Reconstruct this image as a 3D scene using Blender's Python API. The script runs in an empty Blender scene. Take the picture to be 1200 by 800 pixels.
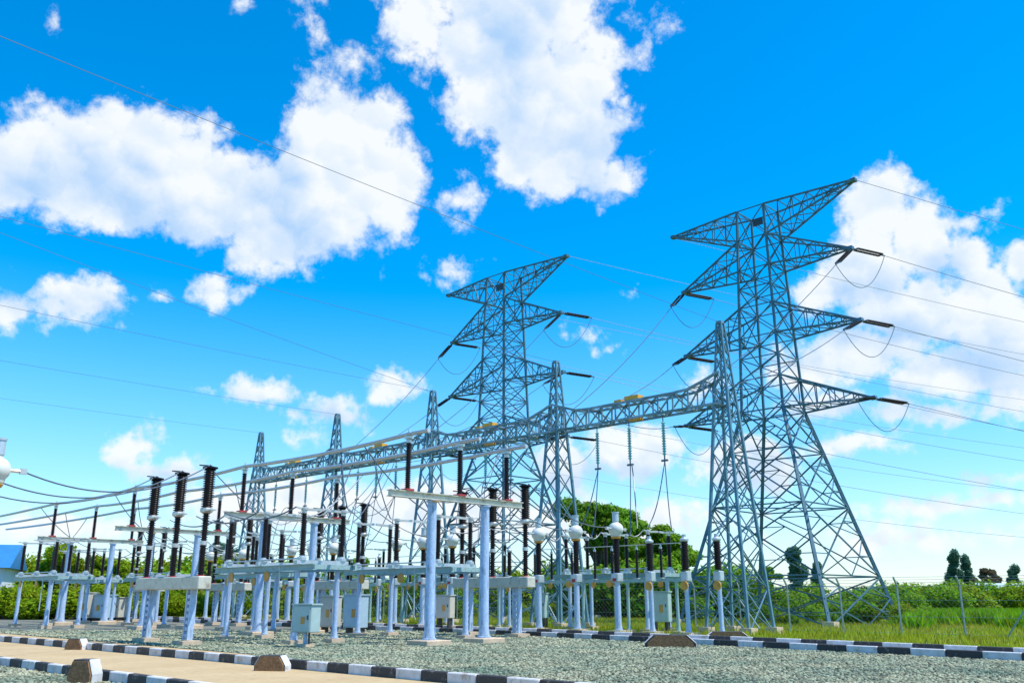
import bpy, math, random
import numpy as np
from mathutils import Vector, Matrix, Euler
random.seed(7); RNG = np.random.default_rng(7)
SC = bpy.context.scene
COL = SC.collection
R = math.radians
# ------------------------------------------------------------------ camera
EYE = 1.6; PITCH = R(15.9); FPX = 1053.0
cd = bpy.data.cameras.new('camera'); cam = bpy.data.objects.new('camera', cd); COL.objects.link(cam)
cam.location = (0, 0, EYE); cam.rotation_euler = (R(90) + PITCH, 0, 0)
cd.sensor_width = 36; cd.sensor_fit = 'HORIZONTAL'; cd.lens = 36 * FPX / 1200
cd.clip_start = 0.1; cd.clip_end = 6000
SC.camera = cam
# ------------------------------------------------------------------ light and exposure
SUN = Vector((0.50, -0.14, 0.95)).normalized()
sl = bpy.data.lights.new('sun', 'SUN'); so = bpy.data.objects.new('sun', sl); COL.objects.link(so)
sl.energy = 4.6; sl.angle = R(0.53); sl.color = (1.0, 0.95, 0.86)
so.location = (0, 0, 60)
so.rotation_euler = (-SUN).to_track_quat('-Z', 'Y').to_euler()
SC.view_settings.view_transform = 'Standard'; SC.view_settings.look = 'None'
SC.view_settings.exposure = 0.25; SC.view_settings.gamma = 1.0
SC.view_settings.use_curve_mapping = False
# ------------------------------------------------------------------ world: sky texture with cumulus clouds fixed in direction space
world = bpy.data.worlds.new('World'); SC.world = world; world.use_nodes = True
def build_world():
    nt = world.node_tree; N = nt.nodes; L = nt.links
    N.clear()
    out = N.new('ShaderNodeOutputWorld'); bg = N.new('ShaderNodeBackground'); bg.inputs[1].default_value = 0.12
    L.new(bg.outputs[0], out.inputs[0])
    sky = N.new('ShaderNodeTexSky'); sky.sky_type = 'NISHITA'; sky.sun_disc = False
    sky.sun_elevation = math.asin(SUN.z); sky.sun_rotation = math.atan2(SUN.x, SUN.y)
    sky.air_density = 1.0; sky.dust_density = 0.3; sky.ozone_density = 2.0
    hs = N.new('ShaderNodeHueSaturation'); hs.inputs['Saturation'].default_value = 1.58; hs.inputs['Value'].default_value = 1.80
    hs.inputs['Hue'].default_value = 0.497
    L.new(sky.outputs[0], hs.inputs['Color'])
    tc = N.new('ShaderNodeTexCoord')
    def math_(op, a, b=None, c=None, clamp=False):
        n = N.new('ShaderNodeMath'); n.operation = op; n.use_clamp = clamp
        for i, v in enumerate((a, b, c)):
            if v is None: continue
            if isinstance(v, (int, float)): n.inputs[i].default_value = v
            else: L.new(v, n.inputs[i])
        return n.outputs[0]
    def noise(vec, scale, detail, rough=0.55, col=False, lac=2.0):
        n = N.new('ShaderNodeTexNoise'); n.inputs['Scale'].default_value = scale
        n.inputs['Detail'].default_value = detail; n.inputs['Roughness'].default_value = rough
        n.inputs['Lacunarity'].default_value = lac
        L.new(vec, n.inputs['Vector'])
        return n.outputs['Color' if col else 'Fac']
    def vmath(op, a, b):
        n = N.new('ShaderNodeVectorMath'); n.operation = op
        for i, v in enumerate((a, b)):
            if isinstance(v, (tuple, list)): n.inputs[i].default_value = v
            else: L.new(v, n.inputs[i])
        return n.outputs[0]
    D = tc.outputs['Generated']
    # swirl the direction a little so that the cloud outlines billow
    w1 = vmath('SCALE', vmath('SUBTRACT', noise(D, 9, 3, 0.55, True), (0.5, 0.5, 0.5)), (0, 0, 0)); w1.node.inputs['Scale'].default_value = 0.045
    W = vmath('ADD', D, w1)
    w2 = vmath('SCALE', vmath('SUBTRACT', noise(D, 40, 4, 0.6, True), (0.5, 0.5, 0.5)), (0, 0, 0)); w2.node.inputs['Scale'].default_value = 0.03
    def direction(px, py):
        X = (px - 600) / FPX; Y = (400 - py) / FPX
        return Vector((X, math.cos(PITCH) - Y * math.sin(PITCH), math.sin(PITCH) + Y * math.cos(PITCH)))
    blobs = [  # where each cumulus puff stands in the sky (direction, half width, half height, turn)
        (60,196,95,58,0),(150,192,80,58,0),(215,200,76,52,-.1),(130,230,80,36,-.3),(250,235,80,48,-.3),(330,255,95,55,-.2),(395,205,85,72,0),(376,150,46,34,.2),(425,162,48,40,-.4),(455,225,58,52,0),(300,300,44,26,-.3),(10,200,48,56,0),
        (495,22,70,32,0),(590,64,84,56,-.3),(650,140,74,60,-.4),(560,40,70,42,0),(640,10,100,32,.1),(720,-6,66,16,.1),(565,90,44,50,0),(600,120,52,46,0),(665,125,58,48,0),(680,165,62,44,-.4),(735,200,34,20,-.7),(560,130,22,30,0),(610,170,30,34,.2),
        (1030,250,52,42,0),(1078,285,46,56,-.3),(1010,325,80,52,0),(960,345,46,36,0),(1060,372,90,48,0),(1150,355,62,52,0),(1120,440,110,40,0),(1185,455,60,40,0),(960,430,70,34,0),(1195,310,32,34,0),(1190,380,60,44,0),(1010,420,110,34,0),(1140,430,90,30,0),(1165,240,26,9,.6),(1130,258,18,12,.5),
        (1090,480,120,22,-.1),(1175,400,60,50,0),(1130,300,30,30,.5),(960,470,70,26,0),(980,520,110,22,0),(1120,590,150,14,.05),(1050,630,190,18,0),(1190,555,70,13,0),(870,545,90,44,0),(745,530,80,40,0),(660,545,52,42,0),(700,610,230,32,0),(820,452,36,16,0),
        (92,340,66,32,-.2),(60,362,44,18,0),(4,365,28,22,0),(247,346,38,17,.1),(188,350,14,9,0),(155,515,48,28,.2),(190,545,62,24,-.1),(285,465,44,22,.1),(320,462,26,20,0),(390,488,64,22,-.1),(340,490,60,14,-.2),(468,450,42,22,.2),(352,516,32,12,0),
        (528,314,28,10,.1),(495,324,26,7,0),(362,14,24,15,.3),(408,80,26,6,.15),(278,4,12,9,0),(540,240,32,17,.6),(530,262,16,13,0),(690,398,26,11,-.5),(712,412,18,7,0),(722,50,22,9,0),(735,341,8,7,0),(640,230,13,11,0),(66,18,10,9,0),
        (60,620,170,26,0),(330,590,220,34,0),(520,600,170,42,0)]
    shadows = [(110,215,90,26,0),(190,250,80,22,-.3),(330,215,40,26,0),(330,275,80,26,-.2),(20,225,40,24,0),(590,60,50,24,0),(610,130,40,24,-.3),(680,180,46,20,-.5),(1040,400,90,26,0),(1150,420,70,22,0),(1000,345,50,24,-.2),(1100,320,30,26,0),(1050,480,120,18,0),(1080,560,190,26,0),(880,560,80,26,0),(90,358,56,12,-.1),(190,550,56,12,0),(380,492,70,12,0),(700,560,110,22,0)]
    def puffs(lst, vec, k):
        fld = None
        for ib, (px, py, rx, ry, an) in enumerate(lst):
            if ib and ib % 18 == 0:      # evaluate the puffs in batches (keeps the shader small)
                ch = N.new('ShaderNodeVectorMath'); ch.operation = 'MULTIPLY_ADD'; L.new(fld, ch.inputs[0]); ch.inputs[1].default_value = (1e-7, 1e-7, 1e-7); L.new(W, ch.inputs[2]); vec = ch.outputs[0]
            d = direction(px, py); s = 1.0 / (FPX * d.length); d.normalize()
            right = Vector((d.y, -d.x, 0)).normalized(); up = right.cross(d)
            rt = right * math.cos(an) + up * math.sin(an); u2 = -right * math.sin(an) + up * math.cos(an)
            M = Matrix((rt, u2, d)).transposed()
            mp = N.new('ShaderNodeMapping'); mp.vector_type = 'TEXTURE'
            mp.inputs['Location'].default_value = d; mp.inputs['Rotation'].default_value = M.to_euler()
            mp.inputs['Scale'].default_value = (rx * s, ry * s, 1.0)
            L.new(vec, mp.inputs['Vector'])
            ln = N.new('ShaderNodeVectorMath'); ln.operation = 'LENGTH'; L.new(mp.outputs[0], ln.inputs[0])
            q = min(rx, ry) / 40.0
            v = math_('MULTIPLY_ADD', ln.outputs['Value'], -q, q + 0.16 * max(0.0, 1 - q))
            fld = v if fld is None else math_('SMOOTH_MAX', fld, v, k)
        return fld
    fs = puffs(shadows, W, 0.2)
    ch0 = N.new('ShaderNodeVectorMath'); ch0.operation = 'MULTIPLY_ADD'; L.new(fs, ch0.inputs[0]); ch0.inputs[1].default_value = (1e-7, 1e-7, 1e-7); L.new(W, ch0.inputs[2])
    f = puffs(blobs, ch0.outputs[0], 0.12)
    f = math_('MINIMUM', f, 1.6)
    def billow(vec, scale, det):
        n = N.new('ShaderNodeTexVoronoi'); n.feature = 'F1'; n.inputs['Scale'].default_value = scale
        n.inputs['Detail'].default_value = det; n.inputs['Roughness'].default_value = 0.5; n.normalize = True; L.new(vec, n.inputs['Vector'])
        return math_('SUBTRACT', 0.42, n.outputs['Distance'])
    W2 = vmath('ADD', D, w2)
    bl = billow(W2, 26, 1.5)
    bl2 = billow(vmath('ADD', W2, (0.006, 0.0, 0.011)), 26, 0.0)
    bl0 = billow(W2, 26, 0.0)
    n1 = noise(D, 17, 9, 0.62)
    nb = noise(D, 60, 7, 0.66)
    dens = math_('ADD', f, math_('MULTIPLY', bl, 1.0))
    dens = math_('ADD', dens, math_('MULTIPLY', math_('SUBTRACT', n1, 0.5), 0.95))
    dens = math_('ADD', dens, math_('MULTIPLY', math_('SUBTRACT', nb, 0.5), 0.8))
    mr = N.new('ShaderNodeMapRange'); mr.interpolation_type = 'SMOOTHSTEP'
    L.new(dens, mr.inputs[0]); mr.inputs[1].default_value = 0.22; mr.inputs[2].default_value = 0.66
    mask = mr.outputs[0]
    # shaded bases, billow relief towards the sun
    sh = N.new('ShaderNodeMapRange'); sh.interpolation_type = 'SMOOTHSTEP'
    L.new(math_('ADD', fs, math_('MULTIPLY', math_('SUBTRACT', n1, 0.5), 1.6)), sh.inputs[0])
    sh.inputs[1].default_value = -0.35; sh.inputs[2].default_value = 0.75
    rel = math_('MULTIPLY', math_('SUBTRACT', bl0, bl2), 1.2)
    shade = math_('ADD', math_('SUBTRACT', 0.93, math_('MULTIPLY', sh.outputs[0], 0.58)), rel, clamp=True)
    cr = N.new('ShaderNodeMix'); cr.data_type = 'RGBA'
    cr.inputs[6].default_value = (2.5, 4.3, 6.8, 1); cr.inputs[7].default_value = (6.8, 7.05, 7.2, 1)
    L.new(shade, cr.inputs[0])
    # clear sky: paler towards the horizon
    sx = N.new('ShaderNodeSeparateXYZ'); L.new(D, sx.inputs[0])
    hz = N.new('ShaderNodeMapRange'); L.new(sx.outputs[2], hz.inputs[0]); hz.inputs[1].default_value = 0.0; hz.inputs[2].default_value = 0.34
    hz.inputs[3].default_value = 0.50; hz.inputs[4].default_value = 0.0; hz.interpolation_type = 'SMOOTHSTEP'
    hm = N.new('ShaderNodeMix'); hm.data_type = 'RGBA'; L.new(hz.outputs[0], hm.inputs[0])
    L.new(hs.outputs[0], hm.inputs[6]); hm.inputs[7].default_value = (1.9, 4.3, 7.2, 1)
    mx = N.new('ShaderNodeMix'); mx.data_type = 'RGBA'
    L.new(math_('MULTIPLY', mask, 0.96), mx.inputs[0]); L.new(hm.outputs[2], mx.inputs[6]); L.new(cr.outputs[2], mx.inputs[7])
    L.new(mx.outputs[2], bg.inputs[0])
build_world()
world.cycles.sampling_method = 'NONE'
SC.cycles.max_bounces = 5; SC.cycles.diffuse_bounces = 2; SC.cycles.glossy_bounces = 2; SC.cycles.transmission_bounces = 2
# ------------------------------------------------------------------ materials
MATS = {}
def mat(name, c, rough=0.6, metal=0.0, var=0.18, scale=6.0, bump=0.0, tint=None, island=0.0, spec=0.5, trans=0.0, wear=None):
    m = bpy.data.materials.new(name); m.use_nodes = True; nt = m.node_tree; N = nt.nodes; L = nt.links
    b = N['Principled BSDF']; b.inputs['Roughness'].default_value = rough; b.inputs['Metallic'].default_value = metal
    b.inputs['Specular IOR Level'].default_value = spec
    tc = N.new('ShaderNodeTexCoord'); nz = N.new('ShaderNodeTexNoise'); nz.inputs['Scale'].default_value = scale
    nz.inputs['Detail'].default_value = 6; nz.inputs['Roughness'].default_value = 0.65
    L.new(tc.outputs['Object'], nz.inputs['Vector'])
    mr = N.new('ShaderNodeMapRange'); mr.inputs[1].default_value = 0.3; mr.inputs[2].default_value = 0.7
    L.new(nz.outputs['Fac'], mr.inputs[0])
    mx = N.new('ShaderNodeMix'); mx.data_type = 'RGBA'; L.new(mr.outputs[0], mx.inputs[0])
    t = tint if tint else tuple(x * (1 - var) for x in c)
    mx.inputs[6].default_value = (*t, 1); mx.inputs[7].default_value = (*[x * (1 + var) for x in c], 1)
    colout = mx.outputs[2]
    if wear:      # worn patches or run-off streaks: colour, share, scale, stretch along z
        wc, ws, wsc, wz = wear
        mpg = N.new('ShaderNodeMapping'); mpg.inputs['Scale'].default_value = (1, 1, wz); L.new(tc.outputs['Object'], mpg.inputs['Vector'])
        wn = N.new('ShaderNodeTexNoise'); wn.inputs['Scale'].default_value = wsc; wn.inputs['Detail'].default_value = 8; wn.inputs['Roughness'].default_value = 0.7
        L.new(mpg.outputs[0], wn.inputs['Vector'])
        wr = N.new('ShaderNodeMapRange'); wr.inputs[1].default_value = 0.62 - ws * .3; wr.inputs[2].default_value = 0.70 - ws * .2; L.new(wn.outputs['Fac'], wr.inputs[0])
        wm = N.new('ShaderNodeMix'); wm.data_type = 'RGBA'; L.new(wr.outputs[0], wm.inputs[0]); L.new(colout, wm.inputs[6]); wm.inputs[7].default_value = (*wc, 1)
        colout = wm.outputs[2]
    if island:
        g = N.new('ShaderNodeNewGeometry'); v = N.new('ShaderNodeMapRange'); L.new(g.outputs['Random Per Island'], v.inputs[0])
        v.inputs[3].default_value = 1 - island; v.inputs[4].default_value = 1 + island
        h = N.new('ShaderNodeHueSaturation'); L.new(v.outputs[0], h.inputs['Value']); L.new(colout, h.inputs['Color'])
        v2 = N.new('ShaderNodeMath'); v2.operation = 'MULTIPLY_ADD'; L.new(g.outputs['Random Per Island'], v2.inputs[0])
        v2.inputs[1].default_value = 0.05 * (1 if island < 0.6 else 0.3); v2.inputs[2].default_value = 0.475; L.new(v2.outputs[0], h.inputs['Hue'])
        colout = h.outputs[0]
    L.new(colout, b.inputs['Base Color'])
    if bump:
        bp = N.new('ShaderNodeBump'); bp.inputs['Strength'].default_value = bump; bp.inputs['Distance'].default_value = 0.02
        L.new(nz.outputs['Fac'], bp.inputs['Height']); L.new(bp.outputs[0], b.inputs['Normal'])
    if trans:
        tr = N.new('ShaderNodeBsdfTranslucent'); L.new(colout, tr.inputs[0])
        ms = N.new('ShaderNodeMixShader'); ms.inputs[0].default_value = trans
        L.new(b.outputs[0], ms.inputs[1]); L.new(tr.outputs[0], ms.inputs[2]); L.new(ms.outputs[0], N['Material Output'].inputs[0])
    MATS[name] = m; return m
mat('galvanised_post', (0.43, 0.55, 0.71), 0.5, 0.15, 0.2, 9, 0.1, tint=(0.34, 0.46, 0.62), wear=((0.25, 0.31, 0.38), .28, 7, .18))
mat('lattice_steel', (0.060, 0.150, 0.195), 0.55, 0.12, 0.25, 3, island=0.5)
mat('gantry_steel', (0.105, 0.225, 0.28), 0.55, 0.12, 0.25, 3, island=0.5)
mat('mint_paint', (0.32, 0.48, 0.47), 0.5, 0.1, 0.15, 4, wear=((0.30, 0.30, 0.26), .28, 5, 1))
mat('beam_paint', (0.58, 0.58, 0.48), 0.5, 0.05, 0.12, 3, tint=(0.50, 0.48, 0.38), wear=((0.33, 0.27, 0.19), .26, 4, 1))
mat('pale_steel', (0.52, 0.58, 0.60), 0.4, 0.4, 0.12, 5)
mat('fence_steel', (0.27, 0.35, 0.34), 0.6, 0.2, 0.2, 4)
mat('girder_steel', (0.22, 0.31, 0.34), 0.55, 0.15, 0.3, 1.5, tint=(0.10, 0.19, 0.235), island=0.45)
mat('brown_glaze', (0.020, 0.012, 0.011), 0.32, 0.0, 0.3, 8, spec=0.25)
mat('black_polymer', (0.012, 0.012, 0.015), 0.6, 0.0, 0.3, 8, spec=0.2)
mat('teal_glass', (0.16, 0.48, 0.46), 0.2, 0.0, 0.2, 8)
mat('aluminium', (0.62, 0.60, 0.56), 0.38, 0.55, 0.12, 4)
mat('white_head', (0.66, 0.67, 0.60), 0.38, 0.0, 0.08, 3)
mat('wire_metal', (0.13, 0.16, 0.19), 0.5, 0.5, 0.2, 4)
mat('amber_paint', (0.62, 0.30, 0.05), 0.5, 0.0, 0.25, 5)
mat('yellow_paint', (0.75, 0.36, 0.03), 0.5, 0.0, 0.15, 5)
mat('red_paint', (0.42, 0.03, 0.03), 0.45, 0.0, 0.2, 5)
mat('cabinet_blue', (0.40, 0.55, 0.64), 0.45, 0.1, 0.08, 3)
mat('cabinet_beige', (0.52, 0.50, 0.42), 0.5, 0.0, 0.12, 3)
mat('cabinet_mint', (0.40, 0.53, 0.50), 0.45, 0.1, 0.10, 3)
mat('dark_window', (0.05, 0.05, 0.05), 0.2, 0, 0.2, 4)
mat('concrete_pad', (0.58, 0.45, 0.31), 0.9, 0, 0.18, 4, 0.4)
mat('kerb_black', (0.022, 0.023, 0.026), 0.7, 0, 0.35, 9, 0.3, tint=(0.05, 0.047, 0.045), wear=((0.17, 0.15, 0.13), .22, 6, 1))
mat('kerb_white', (0.66, 0.66, 0.68), 0.7, 0, 0.10, 5, 0.3, tint=(0.50, 0.48, 0.45), wear=((0.40, 0.35, 0.28), .22, 4, 1))
mat('stone_brown', (0.24, 0.13, 0.06), 0.95, 0, 0.45, 14, 0.8)
mat('wall_white', (0.62, 0.66, 0.70), 0.8, 0, 0.08, 1.5)
mat('roof_blue', (0.04, 0.22, 0.50), 0.45, 0.1, 0.12, 1.5)
mat('roof_pale', (0.45, 0.58, 0.52), 0.5, 0.1, 0.12, 1.5)
mat('bark', (0.12, 0.09, 0.065), 0.9, 0, 0.3, 6, 0.5)
mat('leaf_dark', (0.17, 0.34, 0.022), 0.55, 0, 0.35, 0.35, island=0.45, trans=0.52, spec=0.12)
mat('leaf_mid', (0.21, 0.37, 0.016), 0.55, 0, 0.35, 0.4, island=0.45, trans=0.52, spec=0.12)
mat('leaf_bright', (0.26, 0.36, 0.010), 0.55, 0, 0.35, 0.4, island=0.45, trans=0.52, spec=0.12)
mat('leaf_haze_blue', (0.085, 0.20, 0.125), 0.6, 0, 0.3, 0.4, island=0.4, trans=0.52, spec=0.12)  # distance haze put into the leaf colour of far trees; no air volume
mat('leaf_rust', (0.16, 0.125, 0.07), 0.6, 0, 0.3, 0.4, island=0.4, trans=0.52, spec=0.12)
mat('grass_blade', (0.28, 0.36, 0.010), 0.6, 0, 0.3, 0.25, island=0.5, trans=0.52, spec=0.12, tint=(0.40, 0.33, 0.04))
mat('crop_leaf', (0.24, 0.42, 0.012), 0.6, 0, 0.25, 0.3, island=0.4, trans=0.52, spec=0.12)
mat('gravel_stone', (0.255, 0.255, 0.165), 0.95, 0, 0.34, 0.4, tint=(0.11, 0.17, 0.125), island=0.62, spec=0.15)
def ground_mat(name, c1, c2, s1, c3=None, s2=40, bump=0.5, vor=0):
    m = bpy.data.materials.new(name); m.use_nodes = True; nt = m.node_tree; N = nt.nodes; L = nt.links
    b = N['Principled BSDF']; b.inputs['Roughness'].default_value = 0.95
    tc = N.new('ShaderNodeTexCoord')
    n1 = N.new('ShaderNodeTexNoise'); n1.inputs['Scale'].default_value = s1; n1.inputs['Detail'].default_value = 8; n1.inputs['Roughness'].default_value = 0.65
    n2 = N.new('ShaderNodeTexNoise'); n2.inputs['Scale'].default_value = s2; n2.inputs['Detail'].default_value = 5; n2.inputs['Roughness'].default_value = 0.7
    L.new(tc.outputs['Object'], n1.inputs['Vector']); L.new(tc.outputs['Object'], n2.inputs['Vector'])
    r = N.new('ShaderNodeMapRange'); r.inputs[1].default_value = .35; r.inputs[2].default_value = .65; L.new(n1.outputs['Fac'], r.inputs[0])
    mx = N.new('ShaderNodeMix'); mx.data_type = 'RGBA'; L.new(r.outputs[0], mx.inputs[0])
    mx.inputs[6].default_value = (*c1, 1); mx.inputs[7].default_value = (*c2, 1)
    r2 = N.new('ShaderNodeMapRange'); r2.inputs[1].default_value = .5; r2.inputs[2].default_value = .72; L.new(n2.outputs['Fac'], r2.inputs[0])
    m2 = N.new('ShaderNodeMix'); m2.data_type = 'RGBA'; L.new(r2.outputs[0], m2.inputs[0])
    L.new(mx.outputs[2], m2.inputs[6]); m2.inputs[7].default_value = (*(c3 or c2), 1)
    L.new(m2.outputs[2], b.inputs['Base Color'])
    bp = N.new('ShaderNodeBump'); bp.inputs['Strength'].default_value = bump; bp.inputs['Distance'].default_value = 0.03
    if vor:
        v = N.new('ShaderNodeTexVoronoi'); v.inputs['Scale'].default_value = vor; L.new(tc.outputs['Object'], v.inputs['Vector'])
        L.new(v.outputs['Distance'], bp.inputs['Height'])
    else: L.new(n2.outputs['Fac'], bp.inputs['Height'])
    L.new(bp.outputs[0], b.inputs['Normal'])
    MATS[name] = m
ground_mat('grass_ground', (0.12, 0.20, 0.012), (0.20, 0.28, 0.016), 0.10, (0.22, 0.17, 0.06), 0.6)
ground_mat('gravel_bed', (0.13, 0.15, 0.12), (0.22, 0.21, 0.155), 1.2, (0.08, 0.085, 0.07), 14, 1.0, vor=11)
ground_mat('road_tan', (0.46, 0.33, 0.16), (0.54, 0.40, 0.21), 0.55, (0.40, 0.27, 0.15), 5, 0.25)
ground_mat('road_grey', (0.36, 0.34, 0.33), (0.44, 0.42, 0.40), 0.6, (0.30, 0.28, 0.25), 7, 0.25)
ground_mat('soil_red', (0.22, 0.12, 0.07), (0.28, 0.16, 0.10), 0.5, (0.12, 0.13, 0.04), 2)
# ------------------------------------------------------------------ mesh helpers
class MB:
    def __init__(s): s.v = []; s.f = []; s.m = []; s.mi = 0
    def add(s, vs, fs):
        o = len(s.v); s.v.extend([tuple(v) for v in vs]); s.f.extend([tuple(i + o for i in f) for f in fs]); s.m.extend([s.mi] * len(fs))
        return s
    def box(s, c, d, rz=0.0, taper=1.0):
        x, y, z = d[0] / 2, d[1] / 2, d[2] / 2; vs = []
        for k, (a, b, cc) in enumerate([(-1,-1,-1),(1,-1,-1),(1,1,-1),(-1,1,-1),(-1,-1,1),(1,-1,1),(1,1,1),(-1,1,1)]):
            t = taper if cc > 0 else 1.0
            px, py = a * x * t, b * y * t
            vs.append((c[0] + px * math.cos(rz) - py * math.sin(rz), c[1] + px * math.sin(rz) + py * math.cos(rz), c[2] + cc * z))
        return s.add(vs, [(0,3,2,1),(4,5,6,7),(0,1,5,4),(1,2,6,5),(2,3,7,6),(3,0,4,7)])
    def bar(s, p, q, w, h=None, ang=False):
        p = Vector(p); q = Vector(q); d = q - p
        if d.length < 1e-6: return s
        h = h or w; d.normalize()
        up = Vector((0, 0, 1)) if abs(d.z) < 0.95 else Vector((1, 0, 0))
        a = d.cross(up).normalized(); b = a.cross(d).normalized()
        vs = []
        for e in (p, q):
            for sa, sb in ((-1,-1),(1,-1),(1,1),(-1,1)): vs.append(e + a * sa * w / 2 + b * sb * h / 2)
        return s.add(vs, [(0,1,2,3),(7,6,5,4),(0,4,5,1),(1,5,6,2),(2,6,7,3),(3,7,4,0)])
    def tube(s, p, q, r, r2=None, n=12, cap=True):
        return s.path([p, q], [r, r if r2 is None else r2], n, cap)
    def path(s, pts, r, n=6, cap=True):
        pts = [Vector(p) for p in pts]
        rs = r if isinstance(r, (list, tuple)) else [r] * len(pts)
        vs = []; fs = []; ref = None
        for i, p in enumerate(pts):
            d = (pts[min(i + 1, len(pts) - 1)] - pts[max(i - 1, 0)]).normalized()
            if ref is None:
                up = Vector((0, 0, 1)) if abs(d.z) < 0.9 else Vector((1, 0, 0)); ref = d.cross(up).normalized()
            ref = (ref - d * ref.dot(d)).normalized(); b = d.cross(ref)
            for k in range(n):
                t = 2 * math.pi * k / n
                vs.append(p + (ref * math.cos(t) + b * math.sin(t)) * rs[i])
        for i in range(len(pts) - 1):
            for k in range(n):
                k2 = (k + 1) % n
                fs.append((i*n+k, i*n+k2, (i+1)*n+k2, (i+1)*n+k))
        if cap:
            fs.append(tuple(range(n - 1, -1, -1))); fs.append(tuple(range((len(pts)-1)*n, len(pts)*n)))
        return s.add(vs, fs)
    def lathe(s, prof, c=(0, 0, 0), n=12):
        pts = prof; vs = []; fs = []
        for z, r in pts:
            for k in range(n):
                t = 2 * math.pi * k / n; vs.append((c[0] + r * math.cos(t), c[1] + r * math.sin(t), c[2] + z))
        for i in range(len(pts) - 1):
            for k in range(n):
                k2 = (k + 1) % n; fs.append((i*n+k, i*n+k2, (i+1)*n+k2, (i+1)*n+k))
        fs.append(tuple(range(n - 1, -1, -1))); fs.append(tuple(range((len(pts)-1)*n, len(pts)*n)))
        return s.add(vs, fs)
    def sheds(s, c, h, r0, r1, nshed, n=10):
        prof = []; st = h / nshed
        for i in range(nshed):
            z = i * st; prof += [(z, r0), (z + st * .35, r0), (z + st * .45, r1), (z + st * .62, r1 * .97), (z + st * .95, r0)]
        prof.append((h, r0))
        return s.lathe(prof, c, n)
    def build(s, name, mats, parent=None, smooth=False):
        me = bpy.data.meshes.new(name); me.from_pydata(s.v, [], s.f)
        if isinstance(mats, str): mats = [mats]
        for m in mats: me.materials.append(MATS[m])
        if len(mats) > 1: me.polygons.foreach_set('material_index', s.m)
        if smooth:
            me.polygons.foreach_set('use_smooth', [True] * len(me.polygons))
            try: me.set_sharp_from_angle(angle=R(35))
            except Exception: pass
        me.update()
        o = bpy.data.objects.new(name, me); COL.objects.link(o)
        if parent: o.parent = parent
        return o
def tag(o, label=None, cat=None, group=None, kind=None):
    if label: o['label'] = label
    if cat: o['category'] = cat
    if group: o['group'] = group
    if kind: o['kind'] = kind
    return o
def empty(name, loc=(0, 0, 0), rz=0.0):
    o = bpy.data.objects.new(name, None); COL.objects.link(o); o.location = loc; o.rotation_euler = (0, 0, rz); o.empty_display_size = 0.3
    return o
KIDS = {}
def copy_tree(o, parent=None):
    c = o.copy(); COL.objects.link(c)
    if parent: c.parent = parent
    for ch in [x for x in o.children]: copy_tree(ch, c)
    return c
GR = R(-45)                                    # the yard's grid: a runs back-left, b runs back-right
def W(a, b, z=0.0): return Vector(((b - a) * .70711, (a + b) * .70711, z))
def ground_px(px, py):
    Y = (400 - py) / FPX; dz = math.sin(PITCH) + Y * math.cos(PITCH); t = -EYE / dz
    return Vector(((px - 600) / FPX * t, (math.cos(PITCH) - Y * math.sin(PITCH)) * t, 0))
def sag(p, q, s, n=14):
    p = Vector(p); q = Vector(q); return [p.lerp(q, i / n) - Vector((0, 0, 4 * s * (i / n) * (1 - i / n))) for i in range(n + 1)]
def wire(name, pts, r, label, cat, group=None, m='wire_metal', n=5):
    return tag(MB().path(pts, r, n).build(name, m, None, True), label, cat, group)
# ------------------------------------------------------------------ setting: ground, yard, roads, kerbs
def sheet(name, poly, z, m):
    mb = MB(); mb.add([(p[0], p[1], z) for p in poly], [tuple(range(len(poly)))])
    return tag(mb.build(name, m), kind='structure')
g = MB(); g.add([(-2500, -200, -.02), (2500, -200, -.02), (2500, 3000, -.02), (-2500, 3000, -.02)], [(0, 1, 2, 3)])
tag(g.build('ground', 'grass_ground'), kind='structure')
near_r = [W(-30, 24.6), W(-2, 26.3), W(8.1, 26.9), W(29, 29), W(34, 29.2), W(82, 29.2)]
far_r = [W(-30, 26.2), W(-2, 28.2), W(8.1, 29.4), W(29, 31.6), W(34, 32.0), W(82, 32.0)]
sheet('yard_gravel', [W(-30, -40)] + near_r + [W(82, -40)], 0.0, 'gravel_bed')
sheet('perimeter_road', near_r + far_r[::-1], 0.006, 'road_grey')
n0, n1 = ground_px(0, 779.5), ground_px(187, 807); dn = (n1 - n0).normalized()
f0, f1 = ground_px(0, 751), ground_px(526, 800); df = (f1 - f0).normalized()
near_l = [n0 - dn * 40, n1 + dn * 14]; far_l = [f0 - df * 40, f1 + df * 8]
sheet('tan_road', near_l + far_l[::-1], 0.008, 'road_tan')
sheet('trench_path', [W(24.6, 13.2), W(27.5, 12.6), W(75, 12.6), W(75, 14.2), W(24.6, 14.2)], 0.012, 'road_tan')
def kerb(name, pts, seg=1.0, w=0.16, h=0.2):
    mb = MB(); k = 0; rem = []
    for p, q in zip(pts[:-1], pts[1:]):
        L_ = (q - p).length; n = max(1, round(L_ / seg))
        for i in range(n):
            a_ = p.lerp(q, i / n); b_ = p.lerp(q, (i + 1) / n); d = (b_ - a_).normalized()
            e = (b_ - a_).length - 0.012; c = (a_ + b_) / 2
            j = random.uniform(-.012, .012)
            mb.mi = k % 2; mb.box((c.x + d.y * j, c.y - d.x * j, h / 2 - 0.01), (e, w, h + random.uniform(-.008, .008)), math.atan2(d.y, d.x)); k += 1
    o = mb.build(name, ['kerb_white', 'kerb_black'])
    bv = o.modifiers.new('b', 'BEVEL'); bv.width = 0.018; bv.segments = 1
    return tag(o, kind='structure')
kerb('kerb', near_r[1:], h=0.24); kerb('kerb', far_r[1:], h=0.24)
kerb('kerb', near_l, 0.8, h=0.22); kerb('kerb', far_l, 0.8, h=0.22)
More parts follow.
